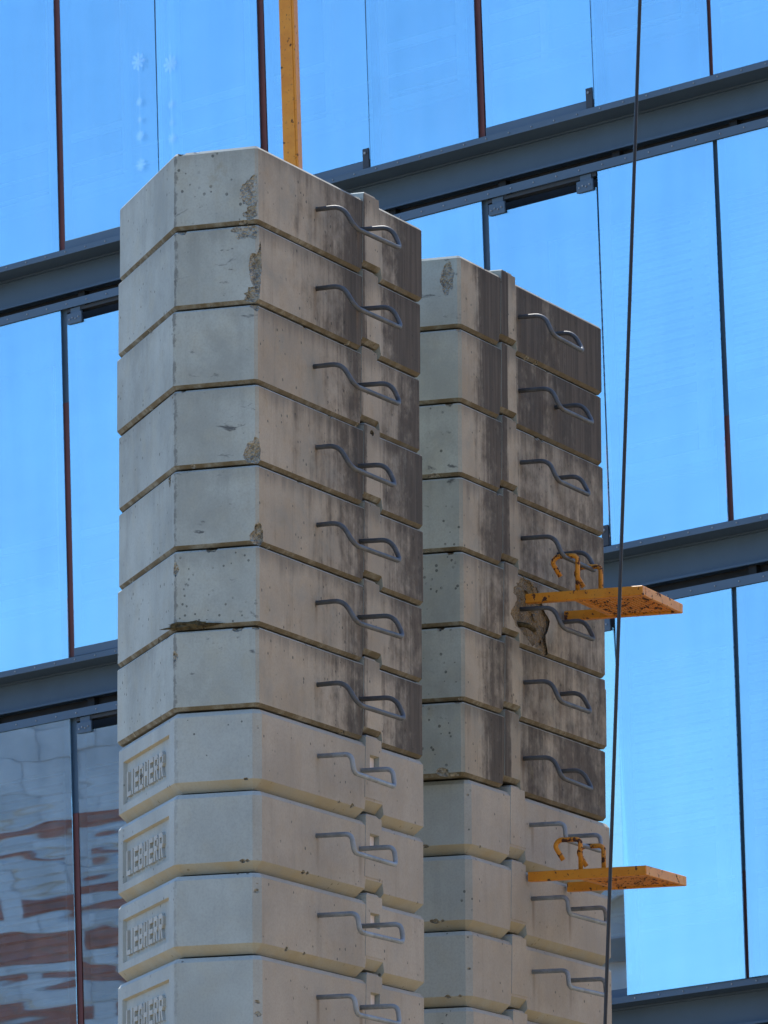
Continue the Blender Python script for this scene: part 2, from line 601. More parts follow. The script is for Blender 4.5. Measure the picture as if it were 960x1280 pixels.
rows = [0, 1, 2, 3]
for r in (-1, 0, 1, 2, 3):
    z = zl(r)
    fb = MB()
    fb.box(S0, S1, 0.29, 0.302, z - 0.302, z - 0.047)                     # web
    beam = fb.build('floor_beam', M['steel'], bld)
    MB().bbox(S0, S1, 0.0, 0.288, z - 0.047, z - 0.012, 0.003).build('ledge', M['steel'], beam)
    MB().box(S0, S1, -0.004, 0.010, z - 0.050, z + 0.0).build('ledge_lip', M['steel'], beam)
    MB().bbox(S0, S1, 0.20, 0.36, z - 0.326, z - 0.3025, 0.003).build('lower_flange', M['steel'], beam)
    MB().box(S0, S1, 0.262, 0.289, z - 0.062, z - 0.0475).build('weld_bead', M['steel'], beam)
    an = MB()
    an.box(S0, S1, -0.004, 0.008, z - 0.527, z - 0.456)
    an.box(S0, S1, 0.0085, 0.11, z - 0.47, z - 0.458)
    an.build('head_angle', M['steel'], beam)
    MB().box(S0, S1, 0.30, 0.34, z - 0.9, z - 0.3265).build('cavity_closer', M['black'], beam)
    bo = MB()
    s = S0 + 0.1
    while s < S1:
        for zz in (z - 0.024, z - 0.49):
            bo.tube([(s, -0.011, zz), (s, -0.003, zz)], 0.007, 6)
        s += 0.253
    tag(bo.build('bolt_heads', M['galv'], beam), kind='stuff')
    # floor slab running back into the building
    MB().box(S0, S1, 0.95, 9.0, z - 0.30, z + 0.02).build('floor_slab', M['slab'], bld)
    for c in range(-3, 12):
        sc_ = C0 + c * CW
        MB().box(sc_ - 0.02, sc_ + 0.06, 0.25, 0.298, z - 0.456, z - 0.3265).build('hanger', M['black'], beam)

# glass panels. interval [c, c+1]; openable ones sit in a shorter frame and hang from two clips
OPEN = {-4, -2, 0, 2, 4, 7, 9}
WIDE = {-4: 0.07, -2: 0.07, 0: 0.073, 2: 0.07, 4: 0.068, 6: 0.048, 7: 0.048, 9: 0.06}
for r in rows:
    zb, zt = zl(r) + 0.002, zl(r - 1) - 0.529
    for c in range(-4, 12):
        x0 = C0 + c * CW + WIDE.get(c, 0.026)
        x1 = C0 + (c + 1) * CW
        op = c in OPEN
        if op:
            p0, p1 = zb + 0.075, zt - 0.125
        else:
            p0, p1 = zb, zt
        tilt = 0.0
        if op and r == 2 and c == 4:
            tilt = math.radians(2.2)
        if r == 2 and c >= 5:
            tilt = -0.012
        jit = random.uniform(-0.0010, 0.0010)
        me = MB().bbox(0, x1 - x0, 0.0, 0.012, p0 - p1, 0, 0.002).mesh('glass_panel')
        gp = link('glass_panel', me, bld, [M['glass']])
        gp.location = (x0, 0.012 if not op else 0.02, p1)
        gp.rotation_euler = (tilt + random.uniform(-0.004, 0.004), 0, jit)
        W = x1 - x0
        if op:
            for hx in (0.02, W - 0.20):
                hb = MB()
                hb.bbox(hx, hx + 0.18, -0.018, -0.002, -0.02, 0.075, 0.003)
                hb.box(hx + 0.03, hx + 0.15, -0.002, 0.03, 0.01, 0.122)
                hi = hb.build('hinge_clip', M['steel'], gp)
                sb = MB()
                for k in range(4):
                    bx = hx + 0.035 + k * 0.037
                    sb.tube([(bx, -0.026, 0.02 + 0.012 * (k % 2)), (bx, -0.017, 0.02 + 0.012 * (k % 2))], 0.008, 6)
                sb.build('screws', M['galv'], gp)
            ra = MB()
            ra.bbox(-0.01, W + 0.0, 0.002, 0.05, p0 - p1 - 0.072, p0 - p1 + 0.006, 0.004)
            ra.build('bottom_rail', M['steel'], gp)
            br_ = MB()
            br_.bbox(W - 0.075, W - 0.002, -0.012, -0.001, p0 - p1 - 0.07, p0 - p1 + 0.10, 0.003)
            br_.build('corner_bracket', M['steel_dark'], gp)
            MB().tube([(W - 0.04, -0.024, p0 - p1 + 0.06), (W - 0.04, -0.011, p0 - p1 + 0.06)], 0.012, 6).build('bolt', M['galv'], gp)
            MB().box(-0.01, W, 0.005, 0.10, 0.095, 0.124).build('head_rail', M['steel_dark'], gp)
    # posts behind the joints; red sheet paints in a reflected brick building
    for c in range(-4, 12):
        sx = C0 + c * CW
        w = WIDE.get(c)
        if w:
            po = MB().box(sx - 0.12, sx + w - 0.03, 0.052, 0.15, zb, zt + 0.05).build('mullion', M['steel'], bld)
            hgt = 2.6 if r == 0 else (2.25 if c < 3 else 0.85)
            MB().box(sx - 0.11, sx + w - 0.02, 0.036, 0.051, zb + 0.01, zb + hgt).build('brick_reflection', M['red'], po)
        else:
            MB().box(sx - 0.02, sx + 0.05, 0.10, 0.13, zb, zt + 0.05).build('mullion', M['black'], bld)

# inner facade: framed windows with sills, some with blinds
sl_me = None
for r in rows[:3]:
    zb, zt = zl(r) + 0.02, zl(r - 1) - 0.30
    for c in range(-4, 10, 2):
        x0, x1 = C0 + c * CW + 0.3, C0 + (c + 2) * CW + 0.3
        fr = MB()
        fr.box(x0, x1, 0.9, 0.98, zb, zb + 0.75)
        fr.box(x0, x1, 0.9, 0.98, zt - 0.25, zt)
        fr.box(x0, x0 + 0.28, 0.9, 0.98, zb + 0.75, zt - 0.25)
        fr.box(x1 - 0.28, x1, 0.9, 0.98, zb + 0.75, zt - 0.25)
        iw = fr.build('inner_wall', M['inner'], bld)
        f2 = MB()
        a0, a1, h0, h1 = x0 + 0.28, x1 - 0.28, zb + 0.75, zt - 0.25
        for q in ((a0, a1, h0, h0 + 0.07), (a0, a1, h1 - 0.07, h1), (a0, a0 + 0.07, h0 + 0.07, h1 - 0.07), (a1 - 0.07, a1, h0 + 0.07, h1 - 0.07),
                  ((a0 + a1) / 2 - 0.05, (a0 + a1) / 2 + 0.05, h0 + 0.07, h1 - 0.07), (a0 + 0.07, (a0 + a1) / 2 - 0.05, h0 + 0.5, h0 + 0.56),
                  ((a0 + a1) / 2 + 0.05, a1 - 0.07, h0 + 0.5, h0 + 0.56)):
            f2.box(q[0], q[1], 0.86, 0.92, q[2], q[3])
        f2.build('window_frame', M['frame'], iw)
        MB().box(a0, a1, 0.94, 0.955, h0, h1).build('window_pane', M['pane'], iw)
        MB().box(x0 + 0.15, x1 - 0.15, 0.78, 0.92, h0 - 0.04, h0 - 0.002).build('window_sill', M['frame'], iw)
        for q in range(3):
            MB().tube([(x0, 0.45, zb + 0.55 + 0.16 * q), (x1, 0.45, zb + 0.55 + 0.16 * q)], 0.012, 6).build('guard_rail', M['frame'], iw)
        if (c >= 4 and r in (1, 2)) or (c <= -2 and r == 2):
            bl = MB().box(x0 + 0.06, x1 - 0.06, 0.60, 0.68, zt - 0.08, zt - 0.005).build('blind', M['slat'], bld)
            if sl_me is None:
                sl_me = MB().hexa([(0, -0.020, -0.031), (2.4, -0.020, -0.031), (2.4, 0.020, 0.031), (0, 0.020, 0.031),
                                   (0, -0.023, -0.029), (2.4, -0.023, -0.029), (2.4, 0.017, 0.033), (0, 0.017, 0.033)]).mesh('slat')
                sl_me.materials.append(M['slat'])
            n = 24 if c >= 4 else 30
            for k in range(n):
                so = link('slat', sl_me, bl)
                so.location = (x0 + 0.065, 0.64, zt - 0.13 - k * 0.078)

# solid body behind the facade, roof and ground-floor wall
ZR = zl(-1)
MB().box(S0, S1, 9.0, 9.3, 0, ZR + 0.5).build('rear_wall', M['slab'], bld)
MB().box(S0 - 0.25, S0 - 0.005, 0.2, 9.3, 0, ZR + 0.5).build('side_wall', M['slab'], bld)
MB().box(S1 + 0.005, S1 + 0.25, 0.2, 9.3, 0, ZR + 0.5).build('side_wall', M['slab'], bld)
MB().box(S0 - 0.25, S1 + 0.25, -0.02, 9.3, ZR + 0.505, ZR + 0.8).build('roof', M['slab'], bld)
MB().box(S0, S1, 0.34, 0.6, 0, zl(3) - 0.92).build('ground_floor_wall', M['slab'], bld)
MB().box(S0, S1, 4.0, 4.1, zl(3), ZR - 0.32).build('partition', M['inner'], bld)

# two strings of frosted snowflake stickers on the upper glass


for sx_, sz_, lab in ((-2.772, 16.402, 'string of pale frosted snowflakes on the upper glass, left of the thin joint'),
                    (-2.376, 16.298, 'string of pale frosted snowflakes on the upper glass, right of the thin joint')):
    p = V((sx_, -0.006, sz_))
    e = empty('snowflake_string', bm4 @ Matrix.Translation(p))
    tag(e, lab, 'window ornament', 'snowflake stickers on the window')
    MB().tube([(0, 0, 0.2), (0, 0, -0.95)], 0.002, 5).build('string', M['paper'], e)
    for dz, R in ((0, 0.085), (-0.36, 0.04), (-0.52, 0.03), (-0.66, 0.05), (-0.92, 0.06)):
        fl = MB()
        for k in range(8):
            a = k * math.pi / 4
            w = R * 0.2
            dx, dz2 = math.cos(a), math.sin(a)
            fl.prism([(dx * R * 0.1 - dz2 * w * 0.5, dz + dz2 * R * 0.1 + dx * w * 0.5), (dx * R * 0.1 + dz2 * w * 0.5, dz + dz2 * R * 0.1 - dx * w * 0.5),
                      (dx * R * 0.8 + dz2 * w, dz + dz2 * R * 0.8 - dx * w), (dx * R, dz + dz2 * R), (dx * R * 0.8 - dz2 * w, dz + dz2 * R * 0.8 + dx * w)], 'y', -0.002 - 0.001 * k, 0.001 - 0.001 * k)
        fl.build('snowflake', M['paper'], e)

# ------------------------------------------------------------------ stone and brick building across the square (seen mirrored)
sx, sy0, sy1, sh = -35.0, 53.6, 74.0, 16.7
oe = empty('banded_building', Matrix.Translation((sx, sy0, 0)))
tag(oe, 'stone building with red brick bands, mirrored in the lowest glass panels at left', 'building')
MB().box(-12, -0.022, 0, sy1 - sy0, 0, sh - 0.2).build('wall', M['stone'], oe)
MB().box(-12.3, 0.15, -0.3, sy1 - sy0 + 0.3, sh - 0.195, sh + 0.05).build('cornice', M['stone'], oe)
zz = sh - 0.2
k = 0
st_cache = {}
while zz > 9.4:
    stone = (k < 3) or (k % 2 == 1)
    h = 0.52 if k < 3 else random.choice((0.2, 0.28, 0.36)) if stone else random.choice((0.2, 0.27, 0.36))
    if stone:
        y = -random.uniform(0, 0.6)
        while y < 9.5:
            w = random.choice((0.8, 1.0, 1.25))
            y0, y1 = max(y, 0.0), y + w
            if y1 - y0 > 0.15:
                key = (round(y1 - y0, 2), h)
                if key not in st_cache:
                    st_cache[key] = MB().bbox(-0.02, 0.0, 0.005, y1 - y0 - 0.005, -h + 0.005, -0.005, 0.004).mesh('stone_block')
                    st_cache[key].materials.append(M['stone'])
                so = link('stone_block', st_cache[key], oe)
                so.location = (random.uniform(-0.01, 0.01), y0, zz)
            y += w
    else:
        y = -random.uniform(0, 0.8)
        while y < 9.5:
            w = random.uniform(1.2, 3.0)
            dz = random.uniform(0, 0.1)
            MB().box(-0.02, -0.008, max(y, 0), y + w, zz - h + 0.006 + dz * 0.5, zz - 0.006 - dz).build('brick_band', M['brick'], oe)
            y += w + 0.006
            q = random.uniform(0.15, 0.4)
            MB().bbox(-0.02, 0.0, y, y + q - 0.006, zz - h + 0.005, zz - 0.005, 0.004).build('stone_block', M['stone'], oe)
            y += q
    zz -= h
    k += 1
w2 = empty('low_wing', Matrix.Translation((sx, sy0 - 14, 0)))
tag(w2, 'lower stone wing with brick bands beside the taller banded building', 'building')
MB().box(-12, -0.1, 0, 13.9, 0, 11.4).build('wall', M['stone'], w2)
for k in range(7):
    z0 = 10.9 - k * 0.75
    MB().box(-0.098, 0.0, 0, 13.9, z0 - 0.32, z0).build('brick_band', M['brick'], w2)
MB().box(-12.2, 0.2, -0.1, 13.9, 11.405, 11.7).build('cornice', M['stone'], w2)

# ------------------------------------------------------------------ houses added out of view to block and bounce light


def added_house(cx, cy, yaw, w, d, h, lab, mt):
    """front on the local -Y side"""
    e = empty('added_house', Matrix.Translation((cx, cy, 0)) @ Matrix.Rotation(yaw, 4, 'Z'))
    tag(e, lab, 'house', 'added houses that shape the light')
    MB().box(-w / 2, w / 2, 0, d, 0, h).build('wall', mt, e)
    MB().hexa([(-w / 2 - 0.4, -0.4, h + 0.01), (w / 2 + 0.4, -0.4, h + 0.01), (w / 2 + 0.4, d + 0.4, h + 0.01), (-w / 2 - 0.4, d + 0.4, h + 0.01),
               (-w / 2 + 2, d / 2 - 0.2, h + 3), (w / 2 - 2, d / 2 - 0.2, h + 3), (w / 2 - 2, d / 2 + 0.2, h + 3), (-w / 2 + 2, d / 2 + 0.2, h + 3)]).build('roof', M['brick'], e)
    for r in range(int(h / 3.2)):
        for k in range(int(w / 3)):
            q, z = -w / 2 + 1.5 + k * 3, 1.0 + r * 3.2
            MB().box(q - 0.5, q + 0.5, -0.03, -0.004, z, z + 1.6).build('window', M['pane'], e)


added_house(14, -14, math.radians(180), 36, 12, 24, 'tall dark brick house added unseen behind the camera to block sky light', M['brick_dark'])  # added out of view to hold back sky light from the front
# warm house added for its bounce, front turned towards the stacks and sun
added_house(27, 32, math.radians(-120), 28, 11, 21, 'warm rendered house added unseen at right to bounce sunlight onto the stacks', M['render'])

# ------------------------------------------------------------------ ballast blocks
PSI = 0.39411
LEAN = V((0.0265, -0.0173))
L_, M_, W_, AL = 2.1, 0.449, 1.252, 0.909
HB = 0.4
zv = V((LEAN.x, LEAN.y, 1)).normalized()
xv = V((math.sin(PSI), math.cos(PSI), 0))
xv = (xv - zv * xv.dot(zv)).normalized()
yv = zv.cross(xv)
ORG = {'l': V((-0.56458, 31.62142, 8.00767 + EYE)), 'r': V((0.44806, 34.26309, 8.03969 + EYE))}


def stack_matrix(side, x=0, y=0, z=0, yaw=0.0):
    mm = Matrix((xv, yv, zv)).transposed().to_4x4()
    mm.translation = ORG[side] + xv * x + yv * y + zv * z
    return mm @ Matrix.Rotation(yaw, 4, 'Z')


def corner(prev, p, nxt, c):
    p, a, b = V(p), V(prev), V(nxt)
    return [p + (a - p).normalized() * c, p + (b - p).normalized() * c]


def plan(cc, cb, ce):
    A = (W_ * math.sin(AL), M_ + W_ * math.cos(AL))
    pts = [(0, 0), (L_, 0), (L_, A[1]), A, (0, M_)]
    ch = [cc, ce, 0.02, cb, cb]
    out = []
    for i, p in enumerate(pts):
        out += corner(pts[i - 1], p, pts[(i + 1) % 5], ch[i])
    return out


def body_mesh(new, h=0.389, top=False):
    if new:
        pl = plan(0.035, 0.012, 0.03)
        rings = [(0.0, 0.048), (0.048, 0.0), (h - 0.022, 0.0), (h, 0.016)]
    else:
        pl = plan(0.014, 0.010, 0.016)
        rings = [(0.0, 0.015), (0.018, 0.0), (h - (0.014 if top else 0.008), 0.0), (h, 0.012 if top else 0.007)]
    mb = MB()
    n = len(pl)
    for z, d in rings:
        for p in (offset_poly(pl, d) if d else pl):
            mb.v.append((p[0], p[1], z))
    for k in range(len(rings) - 1):
        for i in range(n):
            j = (i + 1) % n
            mb.f.append([k * n + i, k * n + j, (k + 1) * n + j, (k + 1) * n + i])
            mb.mi.append(0)
    mb.f.append(list(range(n))[::-1])
    mb.f.append([(len(rings) - 1) * n + i for i in range(n)])
    mb.mi += [0, 0]
    return mb.mesh('body')


def chip_mesh(c, size, seed, rot=0.0):
    bm = bmesh.new()
    bmesh.ops.create_icosphere(bm, subdivisions=4 if max(size) > 0.04 else 2, radius=1.0)
    for v in bm.verts:
        q = v.co.copy()
        k = 1 + 0.45 * noise.noise(q * 1.6 + V((seed * 3.1, seed, 0))) + 0.22 * noise.noise(q * 4.5 + V((seed, 0, seed * 2.3))) + 0.13 * noise.noise(q * 11 + V((seed, 5, 0)))
        v.co = V((q.x * size[0], q.y * size[1], q.z * size[2])) * k * (0.66 if 0.04 < max(size) < 0.19 else 1)
    bmesh.ops.rotate(bm, cent=(0, 0, 0), matrix=Matrix.Rotation(rot, 3, 'Y'), verts=bm.verts)
    bmesh.ops.translate(bm, vec=V(c), verts=bm.verts)
    for f in bm.faces:
        f.material_index = 1
    me = bpy.data.meshes.new('chip')
    bm.to_mesh(me)
    bm.free()
    return me


def carve(me, ops):
    """ops: list of (operation, mesh). returns the evaluated mesh"""
    o = bpy.data.objects.new('tmp', me)
    COL.objects.link(o)
    me.materials.append(None)
    me.materials.append(None)
    tmp = []
    for op, cm in ops:
        while len(cm.materials) < 2:
            cm.materials.append(None)
        c = bpy.data.objects.new('tmpc', cm)
        COL.objects.link(c)
        md = o.modifiers.new('b', 'BOOLEAN')
        md.operation = op
        md.solver = 'EXACT'
        md.object = c
        tmp.append(c)
    dg = bpy.context.evaluated_depsgraph_get()
    res = bpy.data.meshes.new_from_object(o.evaluated_get(dg))
    for c in tmp + [o]:
        bpy.data.objects.remove(c)
    while len(res.materials) < 2:
        res.materials.append(None)
    return res


def mirror(me):
    """the stack behind uses blocks of the opposite hand"""
    for v in me.vertices:
        v.co.x = L_ - v.co.x
    me.flip_normals()
    return me


def key_ops(new, pocket=True):
    h = 0.389
    t_ = MB()
    # tongue that stands above the top and runs down the face as a slightly proud strip
    y0 = -0.003
    z0 = 0.11 if new else 0.055
    t_.hexa([(1.30, y0, z0), (1.53, y0, z0), (1.53, 0.13, z0), (1.30, 0.13, z0),
             (1.315, y0, h + 0.030), (1.515, y0, h + 0.030), (1.515, 0.13, h + 0.030), (1.315, 0.13, h + 0.030)])
    cap = MB()
    cap.hexa([(1.318, y0 + 0.001, h + 0.02), (1.512, y0 + 0.001, h + 0.02), (1.512, 0.128, h + 0.02), (1.318, 0.128, h + 0.02),
              (1.35, y0 + 0.012, h + 0.043), (1.48, y0 + 0.012, h + 0.043), (1.48, 0.12, h + 0.043), (1.35, 0.12, h + 0.043)])
    n = MB()
    c0, cd = (0.052, 0.046) if new else (0.046, 0.020)
    poly = [(-0.05, -0.02), (0.16, -0.02), (0.16, c0), (cd, c0), (0.0, c0 + cd), (-0.05, c0 + cd + 0.05)]
    for sx_ in (0, 1):
        for y, z in poly:
            n.v.append(((1.285 + 0.3 * z) if sx_ == 0 else (1.560 - 0.3 * z), y, z))
    n.f += [list(range(6)), list(range(6, 12))[::-1]] + [[i, i + 6, (i + 1) % 6 + 6, (i + 1) % 6] for i in range(6)]
    n.mi += [0] * 8
    ops = [('UNION', t_.mesh('t')), ('UNION', cap.mesh('c')), ('DIFFERENCE', n.mesh('n'))]
    if new and pocket:
        pk = MB()
        pk.hexa([(1.365, -0.02, 0.255), (1.485, -0.02, 0.255), (1.485, 0.03, 0.268), (1.365, 0.03, 0.268),
                 (1.365, -0.02, 0.338), (1.485, -0.02, 0.338), (1.485, 0.03, 0.326), (1.365, 0.03, 0.326)])
        ops.append(('DIFFERENCE', pk.mesh('p')))
    return ops


# lettering panel on the slanted side of the newer blocks
el = V((math.sin(AL), math.cos(AL), 0))       # from the end face towards the back
nl = V((-math.cos(AL), math.sin(AL), 0))      # outward normal of the slanted side


def slant(s, out, z):
    return V((0, M_, 0)) + el * s + nl * out + V((0, 0, z))


def slant_hexa(s0, s1, o0, o1, z0, z1, inset=0.0):
    mb = MB()
    mb.hexa([slant(s0 + inset, o0, z0 + inset), slant(s1 - inset, o0, z0 + inset), slant(s1, o1, z0), slant(s0, o1, z0),
             slant(s0 + inset, o0, z1 - inset), slant(s1 - inset, o0, z1 - inset), slant(s1, o1, z1), slant(s0, o1, z1)])
    return mb


def LOGO():
    return slant_hexa(0.11, 1.15, -0.019, 0.03, 0.075, 0.315, 0.019).mesh('logo')


def letter_mesh(ch, w, h, t):
    """raised condensed capital in the x-z plane, 10 mm deep"""
    mb = MB()
    s = t

    def bar(x0, x1, z0, z1):
        mb.box(x0, x1, -0.014, 0.004, z0, z1)
    if ch == 'L':
        bar(0, s, 0, h)
        bar(s, w, 0, s)
    elif ch == 'I':
        bar(w / 2 - s / 2, w / 2 + s / 2, 0, h)
    elif ch == 'E':
        bar(0, s, 0, h)
        for q in (0, h / 2 - s / 2, h - s):
            bar(s, w, q, q + s)
    elif ch == 'H':
        bar(0, s, 0, h)
        bar(w - s, w, 0, h)
        bar(s, w - s, h / 2 - s / 2, h / 2 + s / 2)
    elif ch in 'BR':
        bar(0, s, 0, h)
        c = s * 0.7

        def bowl(z0, z1):
            bar(s, w - c, z1 - s, z1)
            bar(s, w - c, z0, z0 + s)
            bar(w - s, w, z0 + c, z1 - c)
            mb.prism([(w - c, z1), (w - c, z1 - s), (w - s, z1 - s), (w - s, z1 - c), (w, z1 - c)][::-1], 'y', -0.014, 0.004)
            mb.prism([(w - c, z0), (w, z0 + c), (w - s, z0 + c), (w - s, z0 + s), (w - c, z0 + s)], 'y', -0.014, 0.004)
        bowl(h / 2 - s / 2, h)
        if ch == 'B':
            bowl(0, h / 2 + s / 2)
        else:
            mb.prism([(w * 0.45, h / 2 - s / 2), (w - s, 0), (w, 0), (w * 0.45 + s, h / 2 - s / 2)], 'y', -0.014, 0.004)
    me = mb.mesh('letter')
    me.materials.append(M['letter'])
    return me


WORD = 'LIEBHERR'
LET = {c: letter_mesh(c, 0.012 * 1 + (0.075 if c != 'I' else 0.02), 0.125, 0.023) for c in set(WORD)}


def hoop_mesh(new):
    mb = MB()
    if new:
        z = 0.389 - 0.140
        pts = [(0.705, 0.04, z), (0.705, -0.195, z), (0.715, -0.205, z - 0.092), (1.255, -0.205, z - 0.092), (1.25, -0.195, z), (1.25, 0.04, z)]
        pts = rounded(pts, 0.035)
    else:
        z = 0.389 - 0.185
        pts = [(0.715, 0.04, z), (0.715, -0.135, z + 0.004), (0.725, -0.20, z - 0.112), (1.265, -0.222, z - 0.118), (1.255, -0.17, z - 0.002), (1.25, 0.04, z)]
        pts = rounded(pts, 0.055)
    mb.tube(pts, 0.0125, 10)
    return mb.mesh('lifting_hoop', True)


HOOP = {(s, n): (mirror(hoop_mesh(n)) if s == 'r' else hoop_mesh(n)) for s in 'lr' for n in (0, 1)}
for (s, n), me in HOOP.items():
    me.materials.append(M['galv'] if n else M['galv_old'])

# broken spots of single weathered blocks: (centre, radii, rotation) in block coordinates
CH_L = {
    0: [((-0.004, 0.025, 0.16), (0.028, 0.085, 0.12), 0.0), ((0.0, 0.03, 0.05), (0.02, 0.06, 0.05), 0)],
    1: [((0.012, 0.0, 0.17), (0.05, 0.075, 0.17), 0.08), ((0.0, 0.05, 0.36), (0.018, 0.13, 0.06), 0), ((0.0, 0.02, 0.04), (0.03, 0.09, 0.06), 0)],
    2: [((0.0, 0.0, 0.385), (0.03, 0.03, 0.03), 0)],
    3: [((0.0, 0.01, 0.03), (0.05, 0.085, 0.12), 0), ((0.02, 0.49, 0.38), (0.03, 0.03, 0.03), 0)],
    4: [((0.015, 0.0, 0.03), (0.07, 0.06, 0.11), 0), ((0.07, 0.52, 0.37), (0.05, 0.04, 0.05), 0)],
    5: [((0.0, 0.40, 0.0), (0.02, 0.09, 0.022), 0), ((0.0, 0.449, 0.3), (0.02, 0.02, 0.04), 0)],
    6: [((0.0, 0.0, 0.385), (0.035, 0.045, 0.02), 0), ((0.0, 0.449, 0.27), (0.02, 0.02, 0.03), 0)],
}
CH_R = {   # x as measured from the near end; turned over with the block
    0: [((0.0, 0.075, 0.27), (0.018, 0.055, 0.13), 0)],
    1: [((0.0, 0.0, 0.39), (0.02, 0.03, 0.02), 0)],
    4: [((1.0, 0.0, 0.15), (0.24, 0.035, 0.16), 0.2), ((0.93, 0.0, 0.30), (0.19, 0.02, 0.07), 0)],
    5: [((2.1, 0.0, 0.36), (0.03, 0.03, 0.04), 0)],
    6: [((0.0, 0.12, 0.02), (0.02, 0.04, 0.03), 0)],
}
GRIME = {'l': [1.15, 1.25, 0.8, 1.05, 0.82, 0.7, 0.9], 'r': [1.55, 1.4, 0.85, 0.9, 0.72, 0.78, 1.05]}
JIT_X = {'l': [0, -3, 6, 1, 2, 0, 2, 0, 0, 0, 0], 'r': [0, 0, 3, 0, 0, -3, 0, 2, 0, 0, 0]}
ORD = ['topmost', 'second', 'third', 'fourth', 'fifth', 'sixth', 'seventh', 'eighth', 'ninth', 'tenth', 'eleventh']
DESC_L = ['weathered ballast block of the left stack, chipped at its front edge',
          'weathered ballast block of the left stack, with a long broken front edge',
          'weathered ballast block of the left stack, with a smooth tan side',
          'weathered ballast block of the left stack, broken at its lower front corner',
          'weathered ballast block of the left stack, gravelly chip at the lower front corner',
          'weathered ballast block of the left stack, brown moss under its lower edge',
          'weathered ballast block of the left stack, last of the stained ones']
DESC_R = ['dark stained ballast block of the right stack, rough patch beside its front edge',
          'dark streaked ballast block of the right stack',
          'tan and dark stained ballast block of the right stack',
          'weathered block of the right stack, carrying the upper yellow platform',
          'weathered block of the right stack, with a broken brown hollow',
          'weathered block of the right stack, below the hollowed one',
          'weathered block of the right stack, last of the stained ones']
